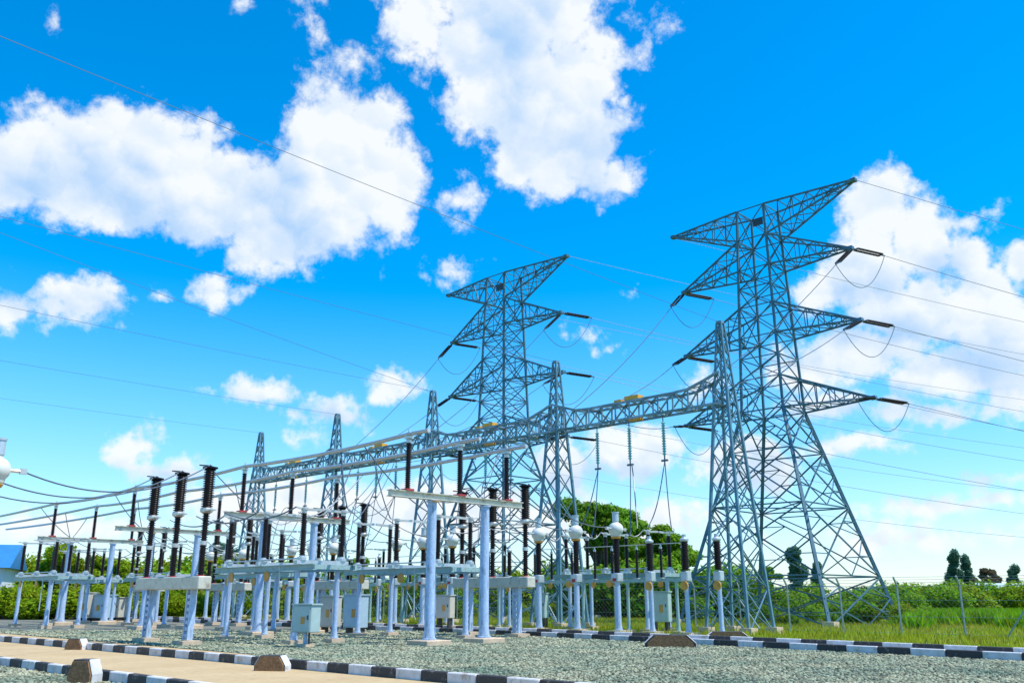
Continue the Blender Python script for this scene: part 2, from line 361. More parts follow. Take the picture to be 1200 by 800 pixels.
# gravel stones as one countless mass (base solid repeated with its own size and turn)
def stones():
    ico = []; phi = (1 + 5 ** .5) / 2
    for s1 in (-1, 1):
        for s2 in (-1, 1): ico += [(0, s1, s2 * phi), (s1, s2 * phi, 0), (s2 * phi, 0, s1)]
    ico = np.array(ico) / np.linalg.norm(ico[0])
    import bmesh
    bm = bmesh.new(); [bm.verts.new(v) for v in ico]; bmesh.ops.convex_hull(bm, input=bm.verts)
    bm.verts.index_update(); faces = np.array([[v.index for v in f.verts] for f in bm.faces if len(f.verts) == 3]); bv = np.array([v.co[:] for v in bm.verts]); bm.free()
    pts = []; sizes = []
    N = 640000
    d = np.sqrt(RNG.uniform(16.0 ** 2, 47 ** 2, N)); x = RNG.uniform(-.62, .62, N) * d
    a = (d - x) * .70711; b = (d + x) * .70711
    lim = np.interp(a, [-30, -2, 8.1, 29, 34, 82], [24.6, 26.3, 26.9, 29, 29.2, 29.2]) - .12
    ok = b < lim
    P = np.stack([x, d], 1)
    def side(p0, dr): return (P[:, 0] - p0.x) * dr.y - (P[:, 1] - p0.y) * dr.x
    sn = side(n0, dn); sf = side(f0, df)
    road = (sn < .12) & (sf > -.12)
    ok &= ~road | ((RNG.uniform(0, 1, N) < .012) & ((np.abs(sn - .3) < .35) | (np.abs(sf + .3) < .35)))
    ok &= ~((b > 12.5) & (b < 14.3) & (a > 24.4))
    dens = np.interp(d, [16, 26, 36, 47], [1.0, .85, .42, .22]); ok &= RNG.uniform(0, 1, N) < dens * .62
    P = P[ok]; dd = d[ok]; n = len(P)
    sz = RNG.uniform(.017, .047, n) * np.interp(dd, [16, 26, 47], [1.0, 1.08, 1.75])
    V = bv[None] * (1 + RNG.uniform(-.28, .28, (n, 12, 1)))
    V = V * (sz[:, None, None] * RNG.uniform(.7, 1.25, (n, 1, 3))); V[:, :, 2] *= .72
    t = RNG.uniform(0, 6.28, n); c, s = np.cos(t)[:, None], np.sin(t)[:, None]
    X = V[:, :, 0] * c - V[:, :, 1] * s; Y = V[:, :, 0] * s + V[:, :, 1] * c
    V = np.stack([X + P[:, 0:1], Y + P[:, 1:2], V[:, :, 2] + (sz * RNG.uniform(.15, .55, n))[:, None]], 2).reshape(-1, 3)
    F = (faces[None] + (np.arange(n) * 12)[:, None, None]).reshape(-1, 3)
    me = bpy.data.meshes.new('gravel'); me.vertices.add(len(V)); me.vertices.foreach_set('co', V.ravel())
    me.loops.add(F.size); me.loops.foreach_set('vertex_index', F.ravel().astype(np.int32))
    me.polygons.add(len(F)); me.polygons.foreach_set('loop_start', np.arange(0, F.size, 3, dtype=np.int32)); me.update(calc_edges=True)
    me.materials.append(MATS['gravel_stone'])
    o = bpy.data.objects.new('gravel', me); COL.objects.link(o)
    tag(o, 'loose grey and buff crushed stone spread over the yard', 'gravel', kind='stuff')
stones()
def grass(name, n, gen, hmin, hmax, w, m, label, cat):
    P = gen(n); n = len(P)
    t = RNG.uniform(0, 6.28, n); h = RNG.uniform(hmin, hmax, n); ww = w * RNG.uniform(.6, 1.4, n)
    ln = RNG.uniform(-.5, .5, (n, 2)) * h[:, None]
    V = np.zeros((n, 3, 3)); V[:, 0, 0] = P[:, 0] - np.cos(t) * ww; V[:, 0, 1] = P[:, 1] - np.sin(t) * ww
    V[:, 1, 0] = P[:, 0] + np.cos(t) * ww; V[:, 1, 1] = P[:, 1] + np.sin(t) * ww
    V[:, 2, 0:2] = P[:, 0:2] + ln; V[:, 2, 2] = h; V[:, :2, 2] = -.02
    F = np.arange(3 * n, dtype=np.int32)
    me = bpy.data.meshes.new(name); me.vertices.add(3 * n); me.vertices.foreach_set('co', V.ravel())
    me.loops.add(3 * n); me.loops.foreach_set('vertex_index', F); me.polygons.add(n)
    me.polygons.foreach_set('loop_start', np.arange(0, 3 * n, 3, dtype=np.int32)); me.update(calc_edges=True)
    me.materials.append(MATS[m]); o = bpy.data.objects.new(name, me); COL.objects.link(o)
    return tag(o, label, cat, kind='stuff')
def gen_verge(n):
    a = RNG.uniform(-4, 90, n); b = 32.3 + RNG.uniform(0, 1, n) ** 1.3 * 34
    lim = np.interp(a, [-30, -2, 8.1, 29, 34, 82], [26.2, 28.2, 29.4, 31.6, 32.0, 32.0]) + .5
    b = np.where(a < 30, b - 32.3 + lim, b)
    p = np.stack([(b - a) * .70711, (a + b) * .70711], 1)
    cl = np.sin(p[:, 0] * 1.7 + 2 * np.sin(p[:, 1] * .9)) + np.sin(p[:, 1] * 2.3 + p[:, 0] * .8)
    return p[(RNG.uniform(-2.2, 2, n) < cl) & (p[:, 1] > 15)]
grass('grass', 230000, gen_verge, .07, .28, .022, 'grass_blade', 'rough yellow green grass behind the kerb and along the fence', 'grass')
# ------------------------------------------------------------------ culvert blocks in the kerb gaps
def block(loc, rz, w, h, l, label):
    r = empty('culvert_block', loc, rz); w /= 2
    prof = [(-w, -.03), (w, -.03), (w, h * .40), (w * .66, h), (-w * .66, h), (-w, h * .40)]
    mb = MB(); mb.add([(x, -.02, z) for x, z in prof] + [(x, l, z) for x, z in prof],
        [tuple(range(6)), tuple(range(11, 5, -1))] + [(i, i + 6, (i + 1) % 6 + 6, (i + 1) % 6) for i in range(6)])
    mb.m = [1, 1, 1, 0, 0, 1, 0, 0]; o = mb.build('shell', ['kerb_white', 'kerb_black'], r)
    o.modifiers.new('b', 'BEVEL').width = .015
    pf = [(x * .88, .02 + z * .88) for x, z in prof]
    mb = MB(); mb.add([(x, -.06, z) for x, z in pf] + [(x, .1, z) for x, z in pf],
        [tuple(range(6)), tuple(range(11, 5, -1))] + [(i, i + 6, (i + 1) % 6 + 6, (i + 1) % 6) for i in range(6)])
    mb.build('stone_face', 'stone_brown', r)
    return tag(r, label, 'culvert', 'stone faced culvert ends in the kerbs')
block(ground_px(93, 801), R(-12), .56, .45, .3, 'largest brown faced culvert block in the near kerb at bottom left')
block(ground_px(86, 761), R(-14), .66, .34, .3, 'brown faced culvert block in the far kerb of the tan road, behind the largest one')
block(ground_px(316, 786), R(-12), .78, .34, .28, 'culvert block in the tan road kerb below the small mint cabinet')
block(ground_px(786, 759), R(-8), 1.7, .42, .45, 'wide culvert block in the front kerb beneath the bulbous transformers')
block(ground_px(853, 751), R(-8), 1.7, .36, .4, 'wide culvert block in the rear kerb at the foot of the nearest gantry column')
# ------------------------------------------------------------------ lattice work
def lattice_panel(mb, c0, c1, w, x=True, horiz=True, sub=False):
    for i in range(4):
        j = (i + 1) % 4
        a0, b0, a1, b1 = c0[i], c0[j], c1[i], c1[j]
        if x: mb.bar(a0, b1, w); mb.bar(b0, a1, w)
        if horiz: mb.bar(a1, b1, w)
        if sub:
            den = (b0 - a0).length + (b1 - a1).length; k = (b0 - a0).length / den
            X = a0.lerp(b1, k); ws = w * .7
            for P, Q in ((a0, a1), (b0, b1)):
                mid = P.lerp(Q, k); s1 = P.lerp(X, .5); s2 = Q.lerp(X, .5)
                mb.bar(P.lerp(Q, k * .5), s1, ws); mb.bar(mid, s1, ws); mb.bar(mid, s2, ws); mb.bar(P.lerp(Q, k + (1 - k) * .5), s2, ws)
            if (b0 - a0).length > 5: mb.bar(a0.lerp(b0, .5), a0.lerp(X, .5), ws); mb.bar(a0.lerp(b0, .5), b0.lerp(X, .5), ws); mb.bar(a0.lerp(b0, 0), a0.lerp(b0, 1), ws)
def sq(w, z): return [Vector((sx * w / 2, sy * w / 2, z)) for sx, sy in ((-1,-1),(1,-1),(1,1),(-1,1))]
ARM = {'lower': (13.7, 15.9, 6.9), 'middle': (18.9, 21.1, 6.6), 'upper': (23.9, 26.2, 6.5)}
def make_pylon():
    r = empty('lattice_pylon')
    lev = [(0, 10.2), (2.9, 8.7), (7.3, 6.4), (10.9, 4.5), (13.7, 3.05)]
    up = [(15.9, 2.9), (17.4, 2.8), (18.9, 2.7), (21.1, 2.55), (22.5, 2.45), (23.9, 2.35), (26.2, 2.2), (28.5, 2.1)]
    def wid(z): return np.interp(z, [a for a, _ in lev + up], [b for _, b in lev + up])
    for i in range(4):
        mb = MB()
        mb.bar(sq(10.2, -.3)[i], sq(3.05, 13.7)[i], .19); mb.bar(sq(3.05, 13.7)[i], sq(2.1, 28.5)[i], .145)
        mb.build('leg', 'lattice_steel', r)
        MB().box(tuple(sq(10.24, .05)[i]), (.7, .7, .5)).build('footing', 'concrete_pad', r)
    mb = MB()
    for (z0, w0), (z1, w1) in zip(lev[:-1], lev[1:]): lattice_panel(mb, sq(w0, z0), sq(w1, z1), .08, sub=True)
    for z in (7.3,):
        c = sq(wid(z), z); mb.bar(c[0], c[2], .07); mb.bar(c[1], c[3], .07)
    allu = [lev[-1]] + up
    for (z0, w0), (z1, w1) in zip(allu[:-1], allu[1:]): lattice_panel(mb, sq(w0, z0), sq(w1, z1), .062)
    mb.build('bracing', 'lattice_steel', r)
    def arm(tip, zb, zt, sx, nseg, nm):
        mb = MB(); pb = [Vector((sx * wid(zb) / 2, s * wid(zb) / 2, zb)) for s in (-1, 1)]; pt = [Vector((sx * wid(zt) / 2, s * wid(zt) / 2, zt)) for s in (-1, 1)]
        tips = [tip + Vector((0, s * .14, 0)) for s in (-1, 1)]
        for k in (0, 1): mb.bar(pb[k], tips[k], .11); mb.bar(pt[k], tips[k], .11)
        for i in range(nseg):
            t0 = i / nseg; t1 = (i + 1) / nseg
            for k in (0, 1):
                B0, B1, T0, T1 = pb[k].lerp(tips[k], t0), pb[k].lerp(tips[k], t1), pt[k].lerp(tips[k], t0), pt[k].lerp(tips[k], t1)
                mb.bar(B1, T1, .055)
                if i < nseg - 1: mb.bar(B0, T1, .055) if i % 2 else mb.bar(T0, B1, .055)
            mb.bar(pb[0].lerp(tips[0], t0), pb[1].lerp(tips[1], t1), .055); mb.bar(pt[0].lerp(tips[0], t1), pt[1].lerp(tips[1], t0), .055)
            mb.bar(pb[0].lerp(tips[0], t1), pb[1].lerp(tips[1], t1), .055); mb.bar(pt[0].lerp(tips[0], t1), pt[1].lerp(tips[1], t1), .055)
        mb.box(tuple(tip), (.35, .4, .22)); mb.build(nm, 'lattice_steel', r)
    for k, (zb, zt, L_) in ARM.items():
        for sx in (-1, 1): arm(Vector((sx * L_, 0, zb)), zb, zt, sx, 5, 'crossarm')
    for sx in (-1, 1): arm(Vector((sx * 7.2, 0, 28.6)), 26.2, 28.5, sx, 6, 'peak_arm')
    MB().box((.6, -1.16, 27.2), (.75, .06, .55)).build('number_plate', 'dark_window', r)
    return r
PYR = Vector((17.8, 60.2, 0)); PYL = Vector((-0.7, 74.2, 0)); PROT = R(-44)
pyl = make_pylon(); pyl.location = PYR; pyl.rotation_euler = (0, 0, PROT)
tag(pyl, 'tallest double circuit lattice steel pylon standing at the right', 'pylon', 'lattice pylons')
p2 = copy_tree(pyl); p2.location = PYL; tag(p2, 'farther lattice steel pylon seen behind the middle of the gantry', 'pylon', 'lattice pylons')
def make_column():
    r = empty('gantry_column')
    lev = [(0, 2.3), (2.0, 2.03), (3.9, 1.77), (5.6, 1.54), (7.2, 1.33), (8.6, 1.14), (9.8, .98), (10.9, .83), (11.9, .70), (12.8, .58), (13.6, .48), (14.4, .38), (15.3, .26)]
    for i in range(4):
        mb = MB(); mb.bar(sq(2.33, -.2)[i], sq(.70, 11.9)[i], .13); mb.bar(sq(.70, 11.9)[i], sq(.26, 15.4)[i], .09); mb.build('leg', 'gantry_steel', r)
        MB().box(tuple(sq(2.3, .06)[i]), (.6, .6, .4)).build('footing', 'concrete_pad', r)
    mb = MB()
    for (z0, w0), (z1, w1) in zip(lev[:-1], lev[1:]): lattice_panel(mb, sq(w0, z0), sq(w1, z1), .046, horiz=False)
    mb.box((0, 0, 15.45), (.3, .3, .12)); mb.build('bracing', 'gantry_steel', r)
    return r
CA = [24.1 + 11.6 * k for k in range(5)]; GB = 39.5
names = ['nearest gantry column, a tapering lattice mast beside the tallest pylon', 'second lattice gantry column, standing right of the farther pylon', 'third lattice gantry column, rising behind the front busbar stand', 'fourth lattice gantry column, between two yellow plates on the girder', 'farthest lattice gantry column at the left end of the girder']
col0 = make_column()
for k, a in enumerate(CA):
    o = col0 if k == 0 else copy_tree(col0)
    o.location = W(a, GB); o.rotation_euler = (0, 0, GR); tag(o, names[k], 'gantry column', 'lattice gantry columns')
def make_beam():
    r = empty('gantry_beam'); L_ = 11.6; n = 12; mb = MB()
    def top(t): return 12.05 + .75 * max(0, abs(t - .5) * 2 - .62) ** 1.2 / .38 ** 1.2 * .9
    def P(t, y, up): x = L_ / 2 - t * L_; return Vector((x, y, top(t) if up else 11.1))
    for i in range(n):
        t0, t1 = i / n, (i + 1) / n
        for y in (-.45, .45):
            for up in (0, 1): mb.bar(P(t0, y, up), P(t1, y, up), .12)
            mb.bar(P(t0, y, i % 2), P(t1, y, 1 - i % 2), .07); mb.bar(P(t1, y, 0), P(t1, y, 1), .07)
        for up in (0, 1):
            s = .45 if (i + up) % 2 else -.45
            mb.bar(P(t0, -s, up), P(t1, s, up), .065); mb.bar(P(t1, -.45, up), P(t1, .45, up), .065)
    mb.build('truss', 'girder_steel', r)
    MB().box((0, 0, 12.3), (.95, .5, .22)).build('phase_plate', 'yellow_paint', r)
    MB().box((0.3, -.3, 11.0), (.8, .3, .1)).build('phase_plate', 'amber_paint', r)
    MB().box((-1.0, 0, 12.25), (.5, .4, .14)).build('phase_plate', 'yellow_paint', r)
    return r
bnames = ['nearest span of the lattice gantry girder, right of the second column', 'second span of the lattice girder, in front of the farther pylon', 'third span of the lattice girder, above the front bank of jumpers', 'farthest left span of the lattice gantry girder']
beam0 = make_beam()
for k in range(4):
    o = beam0 if k == 0 else copy_tree(beam0)
    o.location = W((CA[k] + CA[k + 1]) / 2, GB); o.rotation_euler = (0, 0, GR); tag(o, bnames[k], 'gantry girder', 'spans of the gantry girder')
# ------------------------------------------------------------------ busbars and their stands
BB = 22.35; PH = (-2.45, 0, 2.45)
def post_mb(h, r, z0=0.0, flange=True):
    mb = MB(); mb.lathe([(z0, r * 1.55), (z0 + .05, r * 1.55), (z0 + .06, r * 1.3), (z0 + .35, r * 1.06), (h - .06, r), (h - .05, r * 1.35), (h, r * 1.35)], n=16)
    return mb
def make_stand():
    r = empty('busbar_stand')
    for y in (-1.3, 1.3):
        p = post_mb(4.95, .165, .2).build('post', 'galvanised_post', r, True); p.location = (0, y, 0)
        MB().box((0, y, .09), (1.1, 1.1, .22)).build('footing', 'concrete_pad', r).modifiers.new('b', 'BEVEL').width = .02
    mb = MB(); mb.box((0, 0, 5.19), (.28, 6.5, .03)); mb.box((0, 0, 4.99), (.28, 6.5, .03)); mb.box((0, 0, 5.09), (.1, 6.5, .168)); mb.build('crossbeam', 'beam_paint', r)
    for y in PH:
        i = MB().sheds((0, y, 5.28), 1.62, .075, .115, 22).build('insulator', 'brown_glaze', r, True)
        MB().box((0, y, 5.24), (.34, .34, .07)).build('base_flange', 'red_paint', i)
        mb = MB(); mb.lathe([(0, .1), (.12, .1), (.14, .06), (.2, .06)], (0, y, 6.9)); mb.bar((-.14, y, 7.1), (.14, y, 7.1), .2, .1); mb.bar((0, y, 7.24), (.0, y, 7.4), .05); mb.build('clamp', 'aluminium', i)
    MB().lathe([(0, .17), (.03, .17)], (0.17, -1.3, 4.9), 10).build('phase_disc', 'amber_paint', r)
    return r
SA = [25.1, 36.7, 48.3, 59.9]
snames = ['front busbar stand with two pale round posts, standing alone on the gravel', 'second busbar stand, behind the mint isolator frame', 'third busbar stand, behind the three tall black breaker poles', 'farthest busbar stand, near the left edge by the blue roof']
st0 = make_stand()
for k, a in enumerate(SA):
    o = st0 if k == 0 else copy_tree(st0)
    o.location = W(a, BB); o.rotation_euler = (0, 0, GR); tag(o, snames[k], 'busbar stand', 'busbar stands in a row')
for ph, lab in zip(PH, ('front aluminium busbar tube, highest of the three in the picture', 'middle aluminium busbar tube on the row of stands', 'rear aluminium busbar tube, lowest of the three in the picture')):
    pts = []
    aa = 24.0
    for s0, s1 in zip([24.0] + SA, SA + [86]):
        n = 6
        for i in range(n):
            t = i / n; s_ = .12 if s0 != 24.0 else 0
            pts.append(W(s0 + (s1 - s0) * t, BB + ph, 7.22 - s_ * 4 * t * (1 - t)))
    pts.append(W(86, BB + ph, 7.22))
    wire('busbar', pts, .075, lab, 'busbar', 'aluminium busbar tubes', 'aluminium', 10)
# ------------------------------------------------------------------ switchgear
BAYW = ['nearest bay at the right', 'second bay from the right', 'third bay from the right', 'farthest bay at the left']
PHW = ['right-hand', 'middle', 'left-hand']
def ladder_leg(mb, x, y, h, w=.3, d=.2):
    for s in (-1, 1): mb.box((x + s * w / 2, y, h / 2 + .1), (.07, d, h - .2))
    for i in range(7): mb.box((x, y, .35 + i * (h - .5) / 6.5), (w - .08, d * .85, .12))
def make_breaker(sp, ph_h=0.0):
    r = empty('circuit_breaker'); zb = 2.25 + ph_h
    for x in (-sp * .75, sp * .75):
        mb = MB(); ladder_leg(mb, x, 0, zb - .2); mb.build('leg', 'galvanised_post', r)
        MB().box((x, 0, .07), (.8, .7, .2)).build('footing', 'concrete_pad', r)
    o = MB().box((0, 0, zb), (sp * 2 + .7, .5, .44)).build('drive_beam', 'beam_paint', r); o.modifiers.new('b', 'BEVEL').width = .03
    for k in (-1, 0, 1):
        x = k * sp
        p = MB(); p.sheds((x, 0, zb + .26), 1.02, .085, .135, 13, 12); p.sheds((x, 0, zb + 1.42), .98, .085, .135, 12, 12)
        lo = p.build('support_insulator', 'brown_glaze', r, True)
        mb = MB(); mb.lathe([(0, .13), (.14, .13)], (x, 0, zb + 1.28)); mb.build('joint_flange', 'aluminium', lo, True)
        MB().lathe([(0, .15), (.04, .15)], (x, 0, zb + .222)).build('base_ring', 'red_paint', lo)
        mb = MB(); mb.lathe([(0, .14), (.05, .22), (.16, .22), (.2, .18)], (x, 0, zb + 2.38)); mb.box((x + .35, -.05, zb + 2.46), (.6, .2, .04)); mb.box((x - .2, .1, zb + 2.46), (.5, .14, .04)); mb.build('terminal_flange', 'aluminium', r)
        up = MB().sheds((x, 0, zb + 2.58), 1.36, .15, .215, 17, 14).build('interrupter', 'brown_glaze', r, True)
        mb = MB(); mb.lathe([(0, .2), (.03, .27), (.07, .27), (.1, .12)], (x, 0, zb + 3.94)); mb.bar((x, 0, zb + 4.06), (x - .5, -.12, zb + 4.12), .16, .04); mb.build('top_terminal', 'black_polymer', up)
    return r
def make_isolator(sp, arms_y=.8, hz=2.75, long=None):
    r = empty('isolator'); half = sp + .95 if long is None else long
    for x in (-sp * .92, sp * .92):
        for y in (-arms_y, arms_y):
            p = post_mb(hz - .2, .095, .18).build('leg', 'galvanised_post', r, True); p.location = (x, y, 0)
            MB().box((x, y, .07), (.55, .55, .21)).build('footing', 'concrete_pad', r)
    mb = MB()
    for y in (-arms_y, arms_y):
        mb.box((0, y, hz - .1), (2 * half, .09, .2)); mb.box((0, y - .06, hz - .017), (2 * half, .12, .03)); mb.box((0, y - .06, hz - .197), (2 * half, .12, .03))
    for x in (-half + .2, 0, half - .2): mb.box((x, 0, hz - .1), (.08, 2 * arms_y - .1, .16))
    mb.build('frame', 'mint_paint', r)
    for k in (-1, 0, 1):
        x = k * sp
        MB().box((x, 0, hz + .075), (.22, 2 * arms_y + .5, .14)).build('base_channel', 'pale_steel', r)
        for y in (-arms_y, arms_y):
            ins = MB().sheds((x, y, hz + .3), 1.5, .075, .115, 20).build('insulator', 'brown_glaze', r, True)
            MB().lathe([(0, .17), (.1, .17), (.12, .1), (.16, .1)], (x, y, hz + .145)).build('bearing', 'pale_steel', ins)
            mb = MB(); mb.lathe([(0, .09), (.1, .09), (.12, .13), (.2, .13), (.22, .05)], (x, y, hz + 1.8)); mb.bar((x, y, hz + 1.93), (x, y * .06, hz + 1.96), .07, .09)
            mb.bar((x, y, hz + 1.93), (x + .05, y * 1.45, hz + 1.99), .05); mb.build('contact_arm', 'aluminium', ins)
        if k < 1:
            MB().tube((x + .5, -arms_y - .13, hz - .38), (x + .5, -arms_y - .09, hz - .38), .2, n=14).build('phase_disc', 'amber_paint', r)
    MB().tube((-sp, -arms_y - .1, hz + .2), (sp, -arms_y - .1, hz + .2), .03, n=6).build('coupling_rod', 'pale_steel', r)
    MB().tube((sp * .5, -arms_y - .05, .9), (sp * .5, -arms_y - .05, hz), .03, n=6).build('drive_rod', 'pale_steel', r)
    return r
def make_ct(hp=2.3):
    r = empty('current_transformer')
    post_mb(hp, .13, .16).build('post', 'galvanised_post', r, True)
    MB().box((0, 0, .07), (.8, .8, .2)).build('footing', 'concrete_pad', r)
    o = MB().box((0, 0, hp + .2), (.42, .42, .38)).build('base_tank', 'pale_steel', r); o.modifiers.new('b', 'BEVEL').width = .03
    MB().tube((-.3, -.27, hp - .08), (-.3, -.23, hp - .08), .17, n=14).build('phase_disc', 'amber_paint', r)
    MB().box((0, -.22, hp + .1), (.2, .03, .14)).build('rating_plate', 'red_paint', o)
    MB().sheds((0, 0, hp + .41), 1.55, .12, .175, 20, 12).build('insulator', 'brown_glaze', r, True)
    z = hp + 1.96
    prof = [(0, .14), (.06, .18), (.12, .25)] + [(.44 + .33 * math.sin(t), .36 * math.cos(t)) for t in np.linspace(-.75, 1.15, 9)] + [(.79, .14), (.83, .14)]
    h = MB().lathe(prof, (0, 0, z), 20).build('head', 'white_head', r, True)
    MB().lathe([(0, .165), (.36, .155), (.37, .18), (.42, .18)], (0, 0, z + .81), 14).build('bellows', 'pale_steel', h, True)
    MB().lathe([(0, .2), (.07, .24), (.11, .2)], (0, 0, z - .005), 14).build('neck_ring', 'amber_paint', h, True)
    mb = MB(); mb.tube((0, -.62, z + .45), (0, .62, z + .45), .05, n=8); mb.box((0, -.66, z + .45), (.1, .16, .14)); mb.box((0, .66, z + .45), (.1, .16, .14)); mb.build('terminal_bar', 'aluminium', h)
    return r
def make_arrester():
    r = empty('surge_arrester'); post_mb(2.25, .095, .16).build('post', 'galvanised_post', r, True)
    MB().box((0, 0, .07), (.7, .7, .2)).build('footing', 'concrete_pad', r)
    MB().box((0, 0, 2.5), (.36, .34, .42)).build('base_tank', 'pale_steel', r).modifiers.new('b', 'BEVEL').width = .03
    MB().tube((.05, -.26, 2.1), (.05, -.2, 2.1), .19, n=14).build('phase_disc', 'amber_paint', r)
    MB().sheds((0, 0, 2.76), 1.2, .13, .19, 16, 12).build('insulator', 'brown_glaze', r, True)
    mb = MB(); mb.lathe([(0, .14), (.06, .2), (.12, .2), (.2, .1), (.32, .1)], (0, 0, 3.96), 14); mb.build('cap', 'pale_steel', r, True)
    return r
# near-side bay: breaker, isolator and current transformers this side of the busbars
brk = make_breaker(2.2, -.15); brk.location = W(32.75, 15.2); brk.rotation_euler = (0, 0, GR)
tag(brk, 'nearest circuit breaker with three tall black poles on a beige beam at left', 'circuit breaker', 'three pole circuit breakers')
iso = make_isolator(2.65, .85, 2.75); iso.location = W(31.35, 18.9); iso.rotation_euler = (0, 0, GR)
tag(iso, 'nearest isolator with mint frame and six brown insulators, left of centre', 'isolator', 'mint framed isolators')
o = copy_tree(iso); o.location = W(56.0, 18.9); tag(o, 'isolator at the far left edge in front of the blue roofed house', 'isolator', 'mint framed isolators')
ct0 = make_ct(); ctl = [(25.2, 6.8, 'nearest current transformer, large pale head cut off by the left edge')]
ct0.location = W(25.2, 6.8); ct0.rotation_euler = (0, 0, GR); tag(ct0, ctl[0][2], 'current transformer', 'current transformers with ball heads')
BO = [11.6 * k for k in range(4)]
brk1 = make_breaker(2.0, -.02)
for k in range(4):
    o = brk1 if k == 0 else copy_tree(brk1); o.location = W(29.1 + BO[k], 27.9); o.rotation_euler = (0, 0, GR)
    tag(o, 'circuit breaker on a pale beam in the ' + BAYW[k], 'circuit breaker', 'three pole circuit breakers')
    o = copy_tree(iso); o.location = W(30.2 + BO[k], 24.3); tag(o, 'busbar isolator with brown insulators in the ' + BAYW[k], 'isolator', 'mint framed isolators')
    o = copy_tree(iso); o.location = W(29.4 + BO[k], 36.9); tag(o, 'line isolator beneath the gantry girder in the ' + BAYW[k], 'isolator', 'mint framed isolators')
    for j, ao in enumerate((27, 29.5, 32)):
        o = copy_tree(ct0); o.location = W(ao + BO[k], 33.9); o.rotation_euler = (0, 0, GR)
        tag(o, PHW[j] + ' current transformer with pale ball head in the ' + BAYW[k], 'current transformer', 'current transformers with ball heads')
ar0 = make_arrester()
for j, (a, b, l) in enumerate([(25.1, 33.9, 'surge arrester standing next to the right-hand ball headed transformer'), (23.2, 33.9, 'surge arrester midway between the ball heads and the nearest gantry column'), (22.0, 34.6, 'surge arrester seen against the legs of the nearest gantry column')]):
    o = ar0 if j == 0 else copy_tree(ar0); o.location = W(a, b); o.rotation_euler = (0, 0, GR); tag(o, l, 'surge arrester', 'surge arresters')
for k in range(1, 4):
    for j, ao in enumerate((20.6, 22.6, 24.6)):
        o = copy_tree(ar0); o.location = W(ao + BO[k] + 3.2, 35.2 + .25 * j); o.scale = (.72, .72, 1.0); o.rotation_euler = (0, 0, GR)
        tag(o, PHW[j] + ' slim surge arrester near ball heads in the ' + BAYW[k], 'surge arrester', 'slim surge arresters of the farther bays')
def make_rack():
    r = empty('insulator_rack')
    for x in (-4.2, -1.4, 1.4, 4.2):
        p = post_mb(2.3, .075, .14).build('leg', 'mint_paint', r, True); p.location = (x, 0, 0)
        MB().box((x, 0, .06), (.5, .5, .18)).build('footing', 'concrete_pad', r)
    MB().box((0, 0, 2.38), (10.0, .16, .16)).build('beam', 'mint_paint', r)
    for i, x in enumerate((-4.7, -3.5, -2.1, -.6, .5, 2.0, 3.4, 4.6)):
        q = MB().sheds((x, 0, 2.5), 1.3, .05, .085, 17).build('insulator', 'brown_glaze', r, True)
        MB().lathe([(0, .07), (.08, .07), (.1, .04), (.2, .04)], (x, 0, 3.8), 8).build('cap', 'pale_steel', q, True)
        MB().box((x, 0, 2.48), (.2, .2, .035)).build('foot_plate', 'pale_steel', q)
    for x in (-3.5, -.6, 3.4): MB().tube((x, -.14, 2.2), (x, -.09, 2.2), .15, n=12).build('phase_disc', 'amber_paint', r)
    MB().tube((-4.7, 0, 4.02), (4.6, 0, 4.02), .022, n=6).build('connecting_bar', 'aluminium', r)
    return r
rk0 = make_rack()
for k in range(4):
    o = rk0 if k == 0 else copy_tree(rk0); o.location = W(28.9 + BO[k], 35.3); o.rotation_euler = (0, 0, GR)
    tag(o, 'low mint rack of eight thin brown insulators in the ' + BAYW[k], 'insulator rack', 'racks of thin insulators')
for j, (a0, a1) in enumerate([(51.0, 41.0), (51.6, 43.0), (52.2, 45.0), (39.8, 33.6), (40.3, 31.2)]):
    wire('jumper_wire', sag(W(a0, GB - .3, 10.9), W(a1, 27.9, 6.25), 1.5), .024, ['first', 'second', 'third', 'fourth', 'fifth'][j] + ' long slack jumper swooping from the girder to a breaker pole', 'jumper wire', 'long slack jumpers from the girder')
# ------------------------------------------------------------------ control cabinets
def cabinet(px, py, w, h, d, m, zb, label, post=False):
    r = empty('control_cabinet', ground_px(px, py), R(-28))
    o = MB().box((0, 0, zb + h / 2), (w, d, h)).build('body', m, r); o.modifiers.new('b', 'BEVEL').width = .02
    MB().box((0, -d / 2 - .012, zb + h * .5), (w * .9, .02, h * .9)).build('door', m, r)
    o2 = MB().box((0, 0, zb + h + .03), (w * 1.1, d * 1.12, .05)).build('roof', m, r)
    MB().box((w * .1, -d / 2 - .03, zb + h * .45), (w * .2, .014, h * .26)).build('sticker', 'amber_paint', r)
    MB().box((w * .36, -d / 2 - .04, zb + h * .55), (.03, .04, .14)).build('handle', 'dark_window', r)
    for hz_ in (.2, .8): MB().tube((-w * .445, -d / 2 - .03, zb + h * hz_ - .05), (-w * .445, -d / 2 - .03, zb + h * hz_ + .05), .02, n=6).build('hinge', 'pale_steel', r)
    MB().tube((w * .2, 0, .05), (w * .2, 0, zb + .02), .035, n=8).build('conduit', 'dark_window', r)
    if post:
        MB().tube((0, 0, 0), (0, 0, zb), .07, n=10).build('post', 'galvanised_post', r); MB().box((0, 0, .05), (.45, .45, .16)).build('footing', 'concrete_pad', r)
    else:
        for s in (-1, 1): MB().box((s * w * .35, 0, zb / 2), (.1, d * .7, zb)).build('leg', 'dark_window', r)
        MB().box((0, 0, .03), (w * 1.2, d * 1.3, .1)).build('footing', 'concrete_pad', r)
    return tag(r, label, 'cabinet', 'control cabinets')
cabinet(357, 759, .8, .86, .5, 'cabinet_mint', .5, 'small mint control cabinet raised on a short post by the gravel', True)
